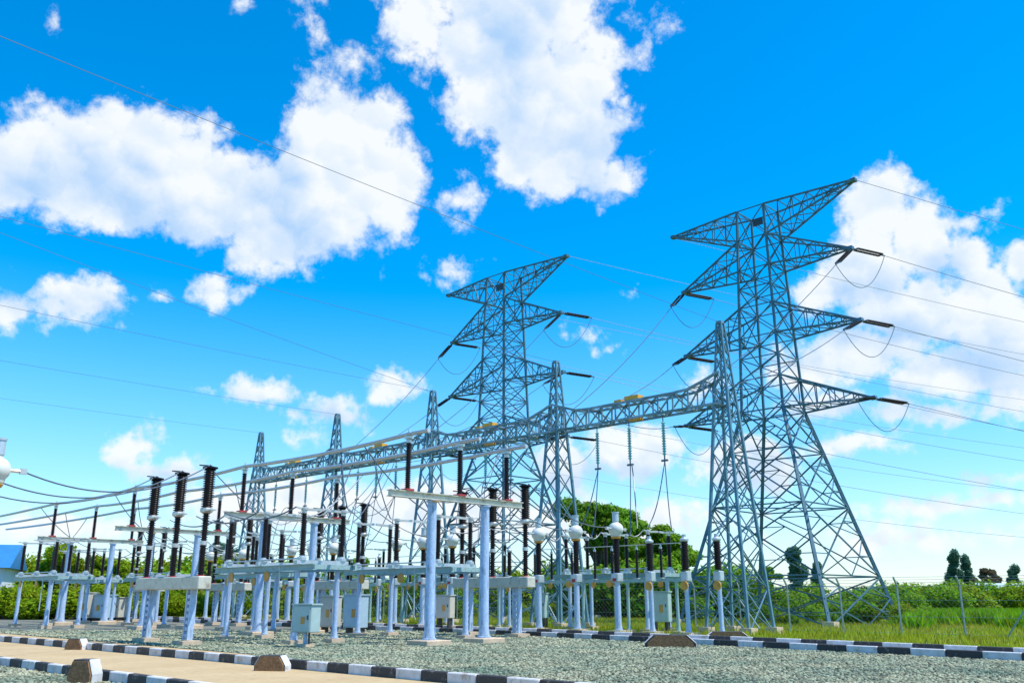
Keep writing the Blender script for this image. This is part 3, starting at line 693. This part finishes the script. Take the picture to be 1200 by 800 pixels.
cabinet(386, 742, .82, 1.35, .6, 'cabinet_beige', .3, 'beige control cabinet between the mint one and the blue one')
cabinet(416, 743, .95, 1.4, .6, 'cabinet_blue', .3, 'light blue control cabinet with a plain door')
cabinet(118, 729, 1.5, 1.45, .9, 'cabinet_blue', .3, 'wide blue grey cabinet behind the left busbar stand')
cabinet(136, 728, 1.2, 1.3, .8, 'cabinet_beige', .3, 'beige cabinet with orange sticker beside the wide blue grey one')
cabinet(100, 729, 1.0, 1.6, .8, 'cabinet_beige', .3, 'beige cabinet left of the wide blue grey one')
cabinet(776, 741, .9, 1.35, .5, 'cabinet_mint', .5, 'mint cabinet under the surge arresters at the right')
cabinet(521, 738, .9, 1.1, .5, 'cabinet_beige', .6, 'beige cabinet seen between the posts of the front busbar stand')
cabinet(635, 738, .6, 1.2, .5, 'cabinet_mint', .6, 'slim mint cabinet below the left-hand ball headed transformer')
# ------------------------------------------------------------------ hanging insulator strings, jumpers
def make_string():
    r = empty('insulator_string')
    mb = MB(); mb.tube((0, 0, 0), (0, 0, -.35), .03, n=6); mb.build('hanger', 'wire_metal', r)
    MB().sheds((0, 0, -2.15), 1.8, .06, .12, 13, 10).build('discs', 'teal_glass', r, True)
    mb = MB(); mb.tube((0, 0, -2.15), (0, 0, -2.4), .04, n=6); mb.box((0, 0, -2.42), (.4, .1, .1)); mb.build('clamp', 'wire_metal', r)
    return r
str0 = make_string(); first = True
SA_ = (28.0, 30.3, 32.6)
def W3(a, b, z): return W(a, b, z)
for k in range(4):
    for j in range(3):
        o = str0 if first else copy_tree(str0); first = False
        a = SA_[j] + BO[k] ; o.location = W(a, GB, 11.04); o.rotation_euler = (0, 0, GR)
        tag(o, PHW[j] + ' teal insulator string hanging under the girder in the ' + BAYW[k], 'insulator string', 'teal strings under the girder')
        e = W(a, GB, 8.6); G = 'jumper wires between the switchgear'
        pha = (30.2 - 2.65 + 2.65 * j) + BO[k]; bra = 29.1 + (j - 1) * 2.0 + BO[k]; cta = (27, 29.5, 32)[j] + BO[k]; lia = 29.4 + (j - 1) * 2.65 + BO[k]
        nm = PHW[j]; by = BAYW[k]
        wire('jumper_wire', sag(W(pha + .3, BB + PH[j] if j != 2 else BB + PH[2], 7.15), W(pha, 24.3 - 1.2, 4.75), .1 + .5 * random.random()), .025, f'{nm} dropper wire from a busbar to the isolator in the {by}', 'jumper wire', G)
        wire('jumper_wire', sag(W(pha, 25.5, 4.75), W(bra, 27.5, 4.7), .45), .025, f'{nm} jumper from isolator to breaker in the {by}', 'jumper wire', G)
        wire('jumper_wire', sag(W(bra, 28.1, 6.33), W(cta, 33.25, 4.75), .5), .025, f'{nm} jumper from breaker top to ball head in the {by}', 'jumper wire', G)
        wire('jumper_wire', sag(W(cta, 34.5, 4.75), W(lia, 35.7, 4.75), .35), .025, f'{nm} jumper from ball head to line isolator in the {by}', 'jumper wire', G)
        p = W(lia, 38.1, 4.75); c1 = e + Vector((0, 0, -1.4)) + W(1.0, -1.2) * .6; pts = []
        wire('jumper_wire', sag(e, p, .8 if j != 1 else .3), .028, f'{nm} downlead from girder string to line isolator in the {by}', 'jumper wire', G)
        # the loop that rises from the string end and falls away
        t1 = W(a - 2.6 if j == 1 else a - .9, GB - 3.0, 4.9)
        lp = [e.lerp(t1, t / 14) + Vector((0, 0, (1.0 if j == 1 else -.5) * math.sin(math.pi * t / 14) * 1.2)) for t in range(15)]
        wire('jumper_wire', lp, .028, f'{nm} looping second downlead from girder string in the {by}', 'jumper wire', G)
        if k and j < 2:
            wire('jumper_wire', sag(e, W(a - 2.3, GB, 8.6) if j else W(a + 2.3, GB - 2, 7.8), 1.0), .022, f'{nm} slack wire between string ends in the {by}', 'jumper wire', G)
for j, (a, off, l) in enumerate([(30.55, 0, 'front'), (32.75, 1, 'middle'), (34.95, 2, 'rear')]):
    top = W(a, 15.2, 6.2); ctp = W(25.3 + off * 2.4, 7.4, 4.75)
    wire('jumper_wire', sag(ctp, top, .75, 20), .022, f'{l} thick wire sagging from the left edge to a tall black breaker pole', 'jumper wire', 'wires from the left edge to the breaker')
    wire('jumper_wire', sag(W(a, 15.9, 4.56), W(28.7 + off * 2.65, 17.7, 4.75), .35), .028, f'{l} jumper from nearest breaker to nearest isolator', 'jumper wire', 'jumper wires by the nearest isolator')
    wire('jumper_wire', sag(W(28.7 + off * 2.65, 20.1, 4.75), W(29.3 + off * 2.65, BB + PH[off], 7.15), .7), .028, f'{l} dropper from a busbar to the nearest isolator', 'jumper wire', 'jumper wires by the nearest isolator')
# ------------------------------------------------------------------ pylon insulators and conductors
def twin_string(p, d, L_, label):
    d = d.normalized(); side = d.cross(Vector((0, 0, 1))).normalized() * .17
    r = empty('strain_insulator', p)
    for s in (-1, 1):
        mb = MB(); n = 16; pts = []; rs = []
        for i in range(n):
            for f, rr in ((.0, .05), (.35, .08), (.7, .08), (.95, .05)): pts.append(d * (.35 + (L_ - .7) * (i + f) / n) + side * s); rs.append(rr)
        mb.path(pts, rs, 7); mb.build('string', 'black_polymer', r, True)
    mb = MB(); mb.bar(Vector((0, 0, 0)), d * .3, .07); mb.bar(d * .33 - side * 1.3, d * .33 + side * 1.3, .09); mb.build('yoke', 'wire_metal', r); mb = MB(); mb.bar(d * (L_ - .33) - side * 1.3, d * (L_ - .33) + side * 1.3, .09); mb.bar(d * (L_ - .33), d * L_, .07); mb.build('yoke', 'wire_metal', r)
    tag(r, label, 'strain insulator', 'black strain insulators on the pylons')
    return p + d * L_
HD = Vector((.935, .355, -.055)).normalized()
for base, ac, pn in ((PYR, 29.6, 'tallest pylon'), (PYL, 52.8, 'farther pylon')):
    for lev, (zb, zt, L_) in ARM.items():
        for sx, sn in ((-1, 'left'), (1, 'right')):
            tip = base + Vector((math.cos(PROT) * sx * (L_ + .1), math.sin(PROT) * sx * (L_ + .1), zb - .05))
            i = {'upper': 0, 'middle': 1, 'lower': 2}[lev]
            tgt = W(ac - sx * 4.6 + (1 - i) * 1.3, GB + .3, 12.0)
            e1 = twin_string(tip, HD, 2.7, f'black twin insulator on the {lev} {sn} arm of the {pn}, reaching right')
            e2 = twin_string(tip, (tgt - tip) + Vector((0, 0, -.8)), 2.5, f'black twin insulator on the {lev} {sn} arm of the {pn}, slanting down')
            far = e1 + HD * 190 + Vector((0, 0, 10.5))
            wire('overhead_conductor', sag(e1, far, 6.0, 26), .019, f'overhead conductor leaving the {lev} {sn} arm of the {pn} to the right', 'conductor', 'overhead conductors')
            wire('overhead_conductor', sag(e2, tgt, .5), .024, f'slanting conductor from the {lev} {sn} arm of the {pn} down to the girder', 'conductor', 'overhead conductors')
            wire('jumper_loop', sag(e1, e2, 1.9, 16), .022, f'hanging jumper loop under the {lev} {sn} arm of the {pn}', 'jumper loop', 'jumper loops under pylon arms')
    for sx, sn in ((-1, 'left'), (1, 'right')):
        tip = base + Vector((math.cos(PROT) * sx * 7.3, math.sin(PROT) * sx * 7.3, 28.6))
        wire('earth_wire', sag(tip, tip + HD * 190 + Vector((0, 0, 10)), 4.5, 26), .018, f'thin earth wire from the {sn} peak arm of the {pn} to the right', 'earth wire', 'earth wires')
VN = Vector((-.70711, -.70711, 0))
for k, l in enumerate(['thick looking shield wire crossing the sky from the top left corner to the nearest column', 'shield wire from the left sky to the second gantry column', 'shield wire from the left sky to the third gantry column', 'shield wire low on the left to the fourth gantry column', 'lowest shield wire on the left to the farthest gantry column']):
    t = W(CA[k], GB, 15.45); wire('shield_wire', sag(t, t + VN * 52 + Vector((0, 0, .9 if k == 0 else .3)), .25, 16), .010, l, 'shield wire', 'shield wires from the gantry columns')
t = W(CA[2], GB, 15.4); wire('shield_wire', sag(t, t + (Vector((-25, 41.9, 19.2)) - t) * 1.5, .3), .012, 'steeper wire crossing the left sky down to the third gantry column', 'shield wire', 'shield wires from the gantry columns')
# ------------------------------------------------------------------ chain link fence behind the yard
def fence():
    r = empty('chain_link_fence', (0, 0, 0)); FB = 41.9
    a0, a1, st = 12.0, 84.0, 2.7; n = int((a1 - a0) / st)
    for i in range(n + 1):
        a = a0 + i * st; mb = MB(); p = W(a, FB)
        mb.bar(p + Vector((0, 0, -.1)), p + Vector((0, 0, 2.15)), .07); mb.bar(p + Vector((0, 0, 2.15)), p + W(0, -.28, 2.5), .065)
        if i % 5 == 0: mb.bar(p + Vector((0, 0, 1.5)), p + W(-1.1, 0, .0), .06); mb.bar(p + Vector((0, 0, 1.5)), p + W(1.1, 0, .0), .06)
        mb.build('fence_post', 'fence_steel', r)
    mb = MB()
    for z in (.1, .8, 1.5, 2.1): mb.bar(W(a0, FB - .06, z), W(a1, FB - .06, z), .014)
    for z, b in ((2.25, -.1), (2.37, -.19), (2.48, -.27)): mb.bar(W(a0, FB + b, z), W(a1, FB + b, z), .012)
    s = .26; m = int((a1 - a0 - 2) / s)
    for i in range(m):
        a = a0 + i * s; mb.bar(W(a, FB - .07, .06), W(a + 2.05, FB - .07, 2.1), .0035); mb.bar(W(a + 2.05, FB - .075, .06), W(a, FB - .075, 2.1), .0035)
    mb.build('wire_mesh', 'fence_steel', r)
    tag(r, 'chain link fence with angled post tops behind the whole yard', 'fence')
fence()
# ------------------------------------------------------------------ houses beyond the fence
def house(loc, rz, w, d, h, rh, wm, rm, label):
    r = empty('house', loc, rz)
    MB().box((0, 0, h / 2 - .1), (w, d, h)).build('wall', wm, r)
    mb = MB(); o = .5; x, y = w / 2 + o, d / 2 + o
    mb.add([(-x, -y, h - .12), (x, -y, h - .12), (x, y, h - .12), (-x, y, h - .12), (-x, 0, h + rh), (x, 0, h + rh)], [(0, 1, 5, 4), (2, 3, 4, 5), (1, 2, 5), (3, 0, 4), (3, 2, 1, 0)])
    ro = mb.build('roof', rm, r); ro.location = (0, 0, .03)
    for sx in (-.25, .25):
        f = MB().box((sx * w, -d / 2 - .02, h * .55), (1.3, .1, 1.2)).build('window', 'pale_steel', r)
        MB().box((sx * w, -d / 2 - .06, h * .55), (1.1, .06, 1.0)).build('pane', 'dark_window', f)
    MB().box((w * .02, -d / 2 - .02, 1.05), (1.0, .08, 2.1)).build('door', 'roof_blue', r)
    return tag(r, label, 'house')
house((-49.0, 80, 0), R(20), 10.5, 9, 4.1, 2.0, 'wall_white', 'roof_blue', 'white house with a bright blue roof at the left edge')
house((70, 134, 0), R(10), 7.5, 6, 2.3, 1.3, 'wall_white', 'roof_pale', 'small house with a pale mint roof among the trees at right')
# ------------------------------------------------------------------ vegetation
def leaves(mb_name, clumps, n, size, m, seed):
    rg = np.random.default_rng(seed); C = np.array([c[:3] for c in clumps]); S = np.array([c[3:6] for c in clumps])
    vol = S.prod(1) ** .66; idx = rg.choice(len(C), n, p=vol / vol.sum())
    d = rg.normal(size=(n, 3)); d /= np.linalg.norm(d, axis=1)[:, None]; rad = rg.uniform(.25, 1.0, n) ** .45 * rg.uniform(.82, 1.12, n)
    P = C[idx] + d * S[idx] * rad[:, None]
    nrm = d + rg.normal(scale=.65, size=(n, 3)) + np.array([0, 0, .35]); nrm /= np.linalg.norm(nrm, axis=1)[:, None]
    t = np.cross(nrm, rg.normal(size=(n, 3))); t /= np.linalg.norm(t, axis=1)[:, None]; b = np.cross(nrm, t)
    s = (size * rg.uniform(.55, 1.35, n))[:, None]
    V = np.stack([P - t * s, P + b * s * .5 - t * .2 * s, P + t * s * 1.1, P - b * s * .5 + t * .1 * s], 1).reshape(-1, 3)
    V[:, 2] = np.maximum(V[:, 2], 0.0)
    me = bpy.data.meshes.new(mb_name); me.vertices.add(4 * n); me.vertices.foreach_set('co', V.ravel())
    me.loops.add(4 * n); me.loops.foreach_set('vertex_index', np.arange(4 * n, dtype=np.int32)); me.polygons.add(n)
    me.polygons.foreach_set('loop_start', np.arange(0, 4 * n, 4, dtype=np.int32)); me.update(calc_edges=True)
    me.materials.append(MATS[m]); return me
def tree_mesh(h, cw, kind, seed):
    rg = random.Random(seed); cl = []; mb = MB()
    th = h * (.42 if kind == 'round' else .25)
    lean = Vector((rg.uniform(-.05, .05) * h, rg.uniform(-.05, .05) * h, 0))
    mb.path([Vector((0, 0, -.2)), lean * .4 + Vector((0, 0, th * .5)), lean + Vector((0, 0, th))], [h * .03, h * .024, h * .019], 8)
    nb = 13 if kind == 'round' else 11
    for i in range(nb):
        an = i * 2.4 + rg.uniform(-.4, .4)
        if kind == 'round':
            rr = cw * rg.uniform(.15, .8); z = h * rg.uniform(.5, .88) - rr * .12 * rg.random(); s = cw * rg.uniform(.26, .42); sz = s * rg.uniform(.55, .8)
        else:
            z = h * (.25 + .7 * i / nb); rr = cw * rg.uniform(.1, .55) * (1.1 - .55 * i / nb); s = cw * rg.uniform(.25, .45); sz = s * rg.uniform(.9, 1.5)
        c = Vector((math.cos(an) * rr, math.sin(an) * rr, z)) + lean * (z / th) * .5
        cl.append((c.x, c.y, c.z, s, s, sz))
        st = lean + Vector((0, 0, th * rg.uniform(.75, 1.0))) if kind == 'round' else lean * .5 + Vector((0, 0, max(th, z - h * .15)))
        mb.path([st, st.lerp(c, .55) + Vector((0, 0, .05 * h)), c], [h * .012, h * .008, h * .003], 5)
    if kind == 'tall': mb.path([lean + Vector((0, 0, th)), lean * 1.4 + Vector((0, 0, h * .93))], [h * .018, h * .004], 6)
    return mb, cl
PROTO = {}
def tree(key, h, cw, kind, m, nleaf, size, loc, sc, label, cat='tree', group=None, rz=0.0):
    if key not in PROTO:
        mb, cl = tree_mesh(h, cw, kind, sum(map(ord, key)))
        r = empty(cat.replace(' ', '_')); mb.build('trunk', 'bark', r, True)
        me = leaves('crown', cl, nleaf, size, m, sum(map(ord, key)) + 5)
        o = bpy.data.objects.new('crown', me); COL.objects.link(o); o.parent = r; PROTO[key] = r
    else: r = copy_tree(PROTO[key])
    r.location = loc; r.rotation_euler = (0, 0, rz); r.scale = (sc, sc, sc) if not isinstance(sc, tuple) else sc
    return tag(r, label, cat, group)
def at(px, d, z=0): return Vector(((px - 600) / 1095.0 * d, d, z))
TG = 'trees beyond the fence'
tree('roundA', 9.4, 3.0, 'round', 'leaf_dark', 15000, .145, at(700, 82), 1.22, 'tallest round green tree, left of the clump behind the ball heads', group=TG)
tree('roundB', 8.6, 2.9, 'round', 'leaf_dark', 15000, .145, at(744, 84), 1.18, 'round green tree in the middle of the clump behind the ball heads', group=TG, rz=1)
tree('roundC', 7.6, 2.8, 'round', 'leaf_mid', 15000, .145, at(784, 80), 1.10, 'domed green tree at the right of the clump behind the ball heads', group=TG, rz=2)
tree('roundB', 0, 0, '', '', 0, 0, at(722, 88), 1.0, 'lower dark tree filling the clump behind the ball heads', group=TG, rz=3)
tree('roundC', 0, 0, '', '', 0, 0, at(672, 92), .62, 'small round tree left of the clump behind the ball heads', group=TG, rz=4)
tree('tallA', 9.5, 2.3, 'tall', 'leaf_haze_blue', 9000, .18, at(934, 128), .92, 'bluish tall tree seen through the legs of the tallest pylon', group=TG)
tree('tallA', 0, 0, '', '', 0, 0, at(962, 132), .72, 'lower bluish tree right beside the tall bluish one', group=TG, rz=2)
tree('tallB', 9.0, 2.0, 'tall', 'leaf_haze_blue', 8000, .17, at(1119, 150), (.95, .95, 1.02), 'left one of the twin dark tall trees at right', group=TG)
tree('tallB', 0, 0, '', '', 0, 0, at(1138, 150), (.9, .9, .94), 'right one of the twin dark tall trees at right', group=TG, rz=2.4)
tree('rust', 6.4, 2.6, 'round', 'leaf_rust', 7000, .18, at(1158, 146), 1.0, 'reddish dark round tree left of the small mint roofed house', group=TG)
tree('tallB', 0, 0, '', '', 0, 0, at(1187, 140), (.9, .9, .72), 'slim tree near the right edge behind the mint roof', group=TG, rz=1)
tree('roundB', 0, 0, '', '', 0, 0, at(898, 96), .58, 'bushy green tree low behind the tallest pylon', group=TG, rz=5)
tree('roundC', 0, 0, '', '', 0, 0, at(422, 106), .86, 'dark round tree showing between the breakers left of centre', group=TG, rz=5)
tree('tallA', 0, 0, '', '', 0, 0, at(252, 118), .92, 'tall bluish tree above the thicket at left', group=TG, rz=4)
tree('tallA', 0, 0, '', '', 0, 0, at(273, 124), .86, 'second tall bluish tree above the left thicket, right of the first', group=TG, rz=1)
tree('brightA', 6.4, 3.0, 'round', 'leaf_bright', 12000, .16, at(62, 88), 1.08, 'bright yellow green tree beside the blue roofed house', group=TG, rz=1)
tree('brightA', 0, 0, '', '', 0, 0, at(112, 92), .92, 'bright tree above the second gap of the left thicket', group=TG, rz=3)
tree('roundC', 0, 0, '', '', 0, 0, at(325, 104), .68, 'dark round tree behind the left gantry columns', group=TG, rz=2.2)
def bush_mesh(key, m, n, size):
    rg = random.Random(sum(map(ord, key)) * 3); cl = []
    for i in range(9):
        an = rg.uniform(0, 6.28); rr = rg.uniform(0, 1.0); z = rg.uniform(.3, 1.3); s = rg.uniform(.5, .85)
        cl.append((math.cos(an) * rr, math.sin(an) * rr, z, s, s, s * .8))
    me = leaves('foliage', cl, n, size, m, sum(map(ord, key)))
    mb = MB()
    for i in range(5): c = cl[i]; mb.path([(0, 0, -.1), (c[0] * .5, c[1] * .5, c[2] * .6), c[:3]], [.06, .04, .015], 5)
    return me, mb
BUSH = {}
def bush(key, m, loc, s, label, group, rz):
    if key not in BUSH:
        me, mb = bush_mesh(key, m, 4200, .082); r = empty('bush')
        o = bpy.data.objects.new('foliage', me); COL.objects.link(o); o.parent = r; mb.build('stems', 'bark', r, True); BUSH[key] = r
    else: r = copy_tree(BUSH[key])
    r.location = loc; r.scale = s; r.rotation_euler = (0, 0, rz); return tag(r, label, 'bush', group)
rg = random.Random(5)
def row(p0, p1, d0, d1, n, kinds, hs, label, group, jit=6):
    for i in range(n):
        t = (i + rg.uniform(-.35, .35)) / max(1, n - 1); h = rg.uniform(*hs); k = rg.choice(kinds)
        w = h * rg.uniform(.95, 1.5)
        bush(k, {'a': 'leaf_mid', 'b': 'leaf_bright', 'c': 'leaf_dark', 'd': 'leaf_haze_blue'}[k[0]], at(p0 + (p1 - p0) * t, d0 + (d1 - d0) * t + rg.uniform(-jit, jit)), (w / 1.9, w / 1.9, h / 1.9), label, group, rg.uniform(0, 6.28))
row(-10, 345, 88, 104, 24, ['b1', 'b2', 'a1', 'b3'], (4.2, 6.4), 'leafy yellow green bush in the thicket beyond the fence at left', 'bushes in the left thicket')
row(-5, 345, 72, 84, 22, ['b1', 'b2', 'b3'], (1.8, 3.2), 'low bright bush along the fence at left', 'low bushes along the left fence', 3)
row(340, 690, 100, 100, 22, ['a1', 'c1', 'a2', 'b1'], (3.0, 4.8), 'green bush in the distance behind the switchgear', 'bushes behind the switchgear')
row(350, 690, 72, 78, 14, ['b1', 'a2', 'b3'], (.9, 1.6), 'low green bush just behind the fence at the centre', 'low bushes behind the centre fence', 3)
row(655, 850, 80, 77, 14, ['c1', 'a2', 'c2'], (3.6, 5.2), 'dark undergrowth bush beneath the round trees', 'undergrowth beneath the round trees', 3)
row(815, 1060, 74, 76, 14, ['a1', 'a2', 'b1', 'c1'], (1.4, 3.3), 'green bush in the hedge behind the tallest pylon', 'hedge behind the tallest pylon')
row(1030, 1260, 84, 92, 20, ['a1', 'a2', 'c1', 'b1', 'c2', 'b2'], (1.2, 3.7), 'green bush in the hedge at right beyond the field', 'hedge at the right', 4)
row(1040, 1240, 118, 126, 15, ['d1', 'c2', 'a1'], (1.9, 3.4), 'dark hazy bush in the farther hedge at right', 'farther hedge at the right', 5)
row(900, 1075, 60, 58, 11, ['a1', 'b2', 'a2'], (.7, 1.5), 'low bush between the fence and the legs of the tallest pylon', 'low bushes at the pylon legs', 2)
# crop field and bare soil beyond the right-hand fence
sheet('soil_strip', [at(1085, 54), at(1165, 50), at(1165, 53.5), at(1085, 58)], 0.0, 'soil_red')
def gen_crop(n):
    d = RNG.uniform(50, 78, n); px = RNG.uniform(1060, 1290, n); x = (px - 600) / 1095 * d
    p = np.stack([x, d], 1); return p[~((px > 1085) & (px < 1165) & (d < 56))]
grass('crop_field', 26000, gen_crop, .35, .95, .10, 'crop_leaf', 'bright green crop rows in the field beyond the fence at right', 'crop')
